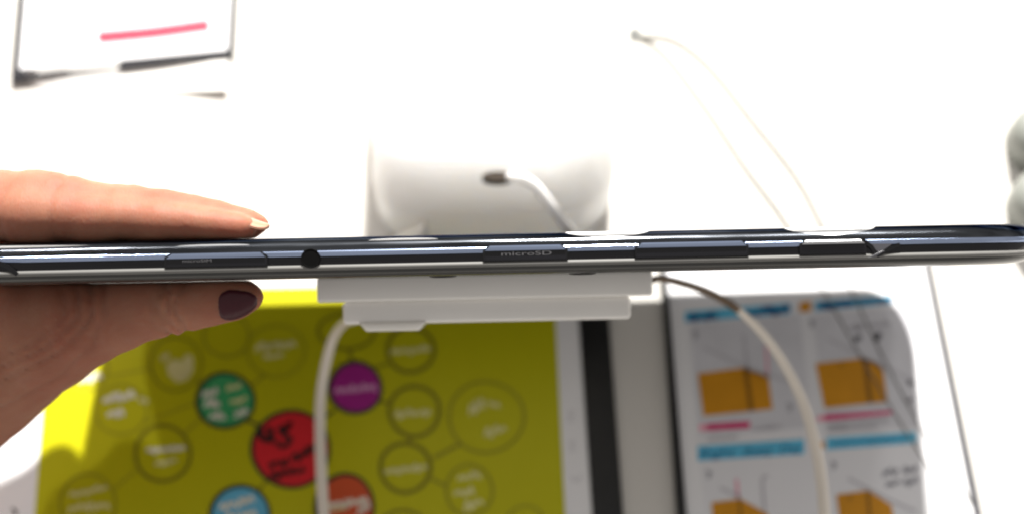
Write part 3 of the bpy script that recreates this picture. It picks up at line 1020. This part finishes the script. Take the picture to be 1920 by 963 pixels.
# the index finger is broader than thick: a second, lower ridge on the camera's side
index = [(x, y + 0.5, d + 4.0, r) for (x, y, d, r) in index]
index_low = [(x, y - 0.30 * r, d - 5.2, 0.70 * r) for (x, y, d, r) in index[1:-1]]
for ch in (index, index_low, middle, ring_f, pinky, thumb, arm):
    caps += [(a, b) for a, b in zip(ch[:-1], ch[1:])]
caps += [tuple(p) for p in palm]
# finger pads pressed on the screen, fleshy side of the thumb
for q in (C(60, 418, 359, 5.6), C(175, 420, 357, 4.6), C(285, 424, 356, 3.8), C(430, 431, 355, 2.6)):
    caps.append((q, (q[0] + 1.5, q[1] + 0.05, q[2], q[3])))
for q in (C(410, 555, 358, 4.4), C(250, 560, 361, 6.0), C(120, 580, 366, 9.0)):
    caps.append((q, (q[0] + 3, q[1], q[2], q[3])))
cR, sR = math.cos(ROLL), math.sin(ROLL)
MID = (0.0, (CY - 476) * SC)


def hand_sdf(X, Y, Z, groove=True):
    f = np.full(X.shape, 1e3, np.float32)
    k = 2.6
    for (a, b) in caps:
        ra, rb = a[3], b[3]
        m_ = max(ra, rb) + 9
        bx = (np.minimum(a[0], b[0]) - m_, np.maximum(a[0], b[0]) + m_)
        if X.ndim == 3:
            xs, ys, zs3 = X[:, 0, 0], Y[0, :, 0], Z[0, 0, :]
            i0, i1 = np.searchsorted(xs, bx[0]), np.searchsorted(xs, bx[1])
            j0, j1 = np.searchsorted(ys, min(a[1], b[1]) - m_), np.searchsorted(ys, max(a[1], b[1]) + m_)
            k0, k1 = np.searchsorted(zs3, min(a[2], b[2]) - m_), np.searchsorted(zs3, max(a[2], b[2]) + m_)
            sl_ = (slice(i0, i1), slice(j0, j1), slice(k0, k1))
            if i0 >= i1 or j0 >= j1 or k0 >= k1: continue
        else:
            sl_ = Ellipsis
        x, y, z = X[sl_], Y[sl_], Z[sl_]
        d = np.array(b[:3]) - np.array(a[:3])
        L2 = float((d * d).sum()) + 1e-9
        t = np.clip(((x - a[0]) * d[0] + (y - a[1]) * d[1] + (z - a[2]) * d[2]) / L2, 0, 1).astype(np.float32)
        dist = np.sqrt((x - a[0] - t * d[0]) ** 2 + (y - a[1] - t * d[1]) ** 2 + (z - a[2] - t * d[2]) ** 2) - (ra + (rb - ra) * t)
        g = f[sl_]
        h = np.clip(0.5 + 0.5 * (dist - g) / k, 0, 1)
        f[sl_] = np.where(g > 500, dist, g * h + dist * (1 - h) - k * h * (1 - h))
    if groove:
        g = 0
        up = (Y > 0)
        for (px, dep, wdt, amp) in ((236, 355, 0.55, 0.35), (108, 358, 0.9, 0.55), (95, 358, 0.6, 0.2), (228, 355, 0.5, 0.2), (352, 355, 0.5, 0.2), (18, 360, 0.7, 0.35), (40, 360, 0.6, 0.25), (2, 360, 0.7, 0.3)):
            xg = (px - CX) / FPX * dep
            g = g + up * amp * np.exp(-((X - xg - 0.02 * (Y - 10) ** 2 * (1 if px < 150 else -0.5)) / wdt) ** 2)
        dn = (Y < -2)
        for (px, wdt, amp, cv) in ((338, 0.6, 0.45, 0.06), (322, 0.6, 0.5, 0.07), (306, 0.7, 0.45, 0.05), (292, 0.6, 0.3, 0.07), (205, 0.8, 0.3, -0.05), (180, 0.8, 0.35, -0.08), (155, 0.9, 0.35, -0.1), (130, 1.0, 0.3, -0.12)):
            xg = (px - CX) / FPX * 358
            g = g + dn * 1.7 * amp * np.exp(-((X - xg - cv * (Y + 11) ** 2 + 0.35 * np.sin(Y * 0.9 + px)) / wdt) ** 2)
        f = f + g.astype(np.float32)
    # the tablet's own body cannot be entered
    xl_ = (X - MID[0]) * cR + (Y - MID[1]) * sR
    nl = -(X - MID[0]) * sR + (Y - MID[1]) * cR
    bx = np.maximum(np.maximum(np.abs(nl) - (HT + 0.12), (X0 - 0.3) - xl_), (DEP - 0.5) - Z)
    return np.maximum(f, -bx)


def surface_nets(f, org, h):
    s = f < 0
    nx, ny, nz = f.shape
    cnt = np.zeros((nx - 1, ny - 1, nz - 1), np.int32)
    acc = np.zeros((nx - 1, ny - 1, nz - 1, 3), np.float32)
    cor = [(i, j, k) for i in (0, 1) for j in (0, 1) for k in (0, 1)]
    V = lambda A, c: A[c[0]:nx - 1 + c[0], c[1]:ny - 1 + c[1], c[2]:nz - 1 + c[2]]
    ssum = sum(V(s, c).astype(np.int8) for c in cor)
    act = (ssum > 0) & (ssum < 8)
    I = np.argwhere(act)
    acc = np.zeros((len(I), 3))
    cnt = np.zeros(len(I))
    for a in cor:
        for ax in range(3):
            if a[ax] == 1: continue
            b = list(a)
            b[ax] = 1
            fa = f[I[:, 0] + a[0], I[:, 1] + a[1], I[:, 2] + a[2]]
            fb = f[I[:, 0] + b[0], I[:, 1] + b[1], I[:, 2] + b[2]]
            cr = (fa < 0) != (fb < 0)
            t = np.where(cr, fa / np.where(np.abs(fa - fb) < 1e-9, 1, fa - fb), 0)
            p = np.tile(np.array(a, float), (len(I), 1))
            p[:, ax] += t
            acc += p * cr[:, None]
            cnt += cr
    verts = np.array(org) + h * (I + acc / cnt[:, None])
    idx = -np.ones(act.shape, np.int64)
    idx[act] = np.arange(len(I))
    quads = []
    for ax in range(3):
        o1, o2 = (ax + 1) % 3, (ax + 2) % 3
        sl0 = [slice(1, -1)] * 3
        sl1 = [slice(1, -1)] * 3
        sl0[ax] = slice(0, -1)
        sl1[ax] = slice(1, None)
        A, B = s[tuple(sl0)], s[tuple(sl1)]
        for flag, m_ in ((0, A & ~B), (1, ~A & B)):
            E = np.argwhere(m_)
            E[:, o1] += 1
            E[:, o2] += 1
            q = []
            for (d1, d2) in ((-1, -1), (0, -1), (0, 0), (-1, 0)):
                c = E.copy()
                c[:, o1] += d1
                c[:, o2] += d2
                q.append(idx[c[:, 0], c[:, 1], c[:, 2]])
            Q = np.stack(q, 1)
            quads.append(Q if flag == 0 else Q[:, ::-1])
    return verts, np.concatenate(quads)


hs = 0.75
org = (-222.0, -112.0, 332.0)
dim = (int((-50 + 222) / hs), int((28 + 112) / hs), int((472 - 332) / hs))
gx = (org[0] + hs * np.arange(dim[0])).astype(np.float32)
gy = (org[1] + hs * np.arange(dim[1])).astype(np.float32)
gz = (org[2] + hs * np.arange(dim[2])).astype(np.float32)
GX, GY, GZ = np.broadcast_arrays(gx[:, None, None], gy[None, :, None], gz[None, None, :])
F = hand_sdf(GX, GY, GZ)
F[0] = np.maximum(F[0], 1); F[-1] = 1; F[:, 0] = 1; F[:, -1] = 1; F[:, :, 0] = 1; F[:, :, -1] = 1
V_, Q_ = surface_nets(F, org, hs)
Wd = np.array([CAM[:]]) + V_[:, :1] * np.array([XV[:]]) + V_[:, 1:2] * np.array([UV[:]]) + V_[:, 2:3] * np.array([DV[:]])
base = c2w(*cpt(-110, 640, 385))
me = bpy.data.meshes.new('person')
me.from_pydata(((Wd - np.array(base[:])) * MM).tolist(), [], Q_.tolist())
me.polygons.foreach_set('use_smooth', [True] * len(me.polygons))
bm = bmesh.new()
bm.from_mesh(me)
for _ in range(2):
    bmesh.ops.smooth_vert(bm, verts=bm.verts, factor=0.35, use_axis_x=True, use_axis_y=True, use_axis_z=True)
bmesh.ops.recalc_face_normals(bm, faces=bm.faces)
bm.to_mesh(me)
bm.free()
me.materials.append(M['skin'])
hand = bpy.data.objects.new('person', me)
COL.objects.link(hand)
hand.location = base * MM
tag(hand, "person's hand with dark polished thumbnail gripping the tablet from the left", 'person')


def c2h(x, y, z): return c2w(x, y, z) - base


def nail(name, px0, px1, axis, cdir, half, mt, off=0.35, sq=2.6, lift_tip=0.0):
    """Curved nail laid on the finger's surface; axis = (py, depth) at both ends, cdir = (y, z) facing direction."""
    rings, NR, NA = [], 7, 36
    cd_ = np.array(cdir) / np.linalg.norm(cdir)
    sd_ = np.array((-cd_[1], cd_[0]))
    vs, fs = [], []
    for i in range(NR + 1):
        rho = i / NR
        for k_ in range(NA):
            ph = 2 * math.pi * k_ / NA
            cs, sn = math.cos(ph), math.sin(ph)
            su = rho * math.copysign(abs(cs) ** (2 / sq), cs)
            sv = rho * math.copysign(abs(sn) ** (2 / sq), sn)
            f = 0.5 + 0.5 * su
            px = px0 + (px1 - px0) * f
            py = axis[0][0] + (axis[1][0] - axis[0][0]) * f
            dp = axis[0][1] + (axis[1][1] - axis[0][1]) * f
            a0 = np.array(cpt(px, py, dp))
            an = math.radians(half) * sv
            d2 = cd_ * math.cos(an) + sd_ * math.sin(an)
            dr = np.array((0, d2[0], d2[1]))
            rr = np.linspace(0, 12, 121)
            pp = a0[None] + dr[None] * rr[:, None]
            val = hand_sdf(pp[:, 0].copy(), pp[:, 1].copy(), pp[:, 2].copy(), False)
            ins = np.where(val < 0)[0]
            r_ = rr[ins[-1]] if len(ins) else 1.2
            r_ = max(r_, 1.3)
            q = a0 + dr * (r_ + (off if i < NR else -0.25) + lift_tip * max(0, f - 0.7))
            vs.append(c2h(*q))
    for i in range(NR):
        for k_ in range(NA):
            k2 = (k_ + 1) % NA
            fs.append([i * NA + k_, i * NA + k2, (i + 1) * NA + k2, (i + 1) * NA + k_])
    o = mesh_obj(name, vs, fs, M[mt], hand, smooth=True)
    bm = bmesh.new()
    bm.from_mesh(o.data)
    bmesh.ops.remove_doubles(bm, verts=bm.verts, dist=2e-5)
    bmesh.ops.recalc_face_normals(bm, faces=bm.faces)
    bm.to_mesh(o.data)
    bm.free()
    o.data.polygons.foreach_set('use_smooth', [True] * len(o.data.polygons))
    return o


tag(nail('thumbnail', 414, 487, ((557.5, 357), (555, 357)), (-0.42, -0.90), 50, 'nail', sq=3.4), 'dark maroon polished thumbnail')
# bare, slightly pointed fingernail of the index finger, seen from the side
vs, fs = [], []
NU, NV = 12, 8
for s in (0, 1):
    for i in range(NU + 1):
        f = i / NU
        px = 458 + 47 * f
        py = 403 + 16.0 * f + 1.0
        hw = 2.9 * math.sqrt(max(0.02, 1 - (max(0, f - 0.35) / 0.66) ** 2)) * (0.75 + 0.25 * min(1, f * 4))
        for j in range(NV + 1):
            g = -1 + 2 * j / NV
            x, y, z = cpt(px, py, 355)
            vs.append(c2h(x, y - 1.7 * (hw / 2.9) * g * g - s * 0.35, z + hw * g))
A = (NU + 1) * (NV + 1)
for s in (0, 1):
    for i in range(NU):
        for j in range(NV):
            q = [s * A + i * (NV + 1) + j, s * A + i * (NV + 1) + j + 1, s * A + (i + 1) * (NV + 1) + j + 1, s * A + (i + 1) * (NV + 1) + j]
            fs.append(q if s else q[::-1])
edge = [(i, 0) for i in range(NU + 1)] + [(NU, j) for j in range(1, NV + 1)] + [(i, NV) for i in range(NU - 1, -1, -1)] + [(0, j) for j in range(NV - 1, 0, -1)]
for a, b in zip(edge, edge[1:] + edge[:1]):
    ia, ib = a[0] * (NV + 1) + a[1], b[0] * (NV + 1) + b[1]
    fs.append([ia, ib, A + ib, A + ia])
o = mesh_obj('fingernail', vs, fs, M['barenail'], hand, smooth=True)
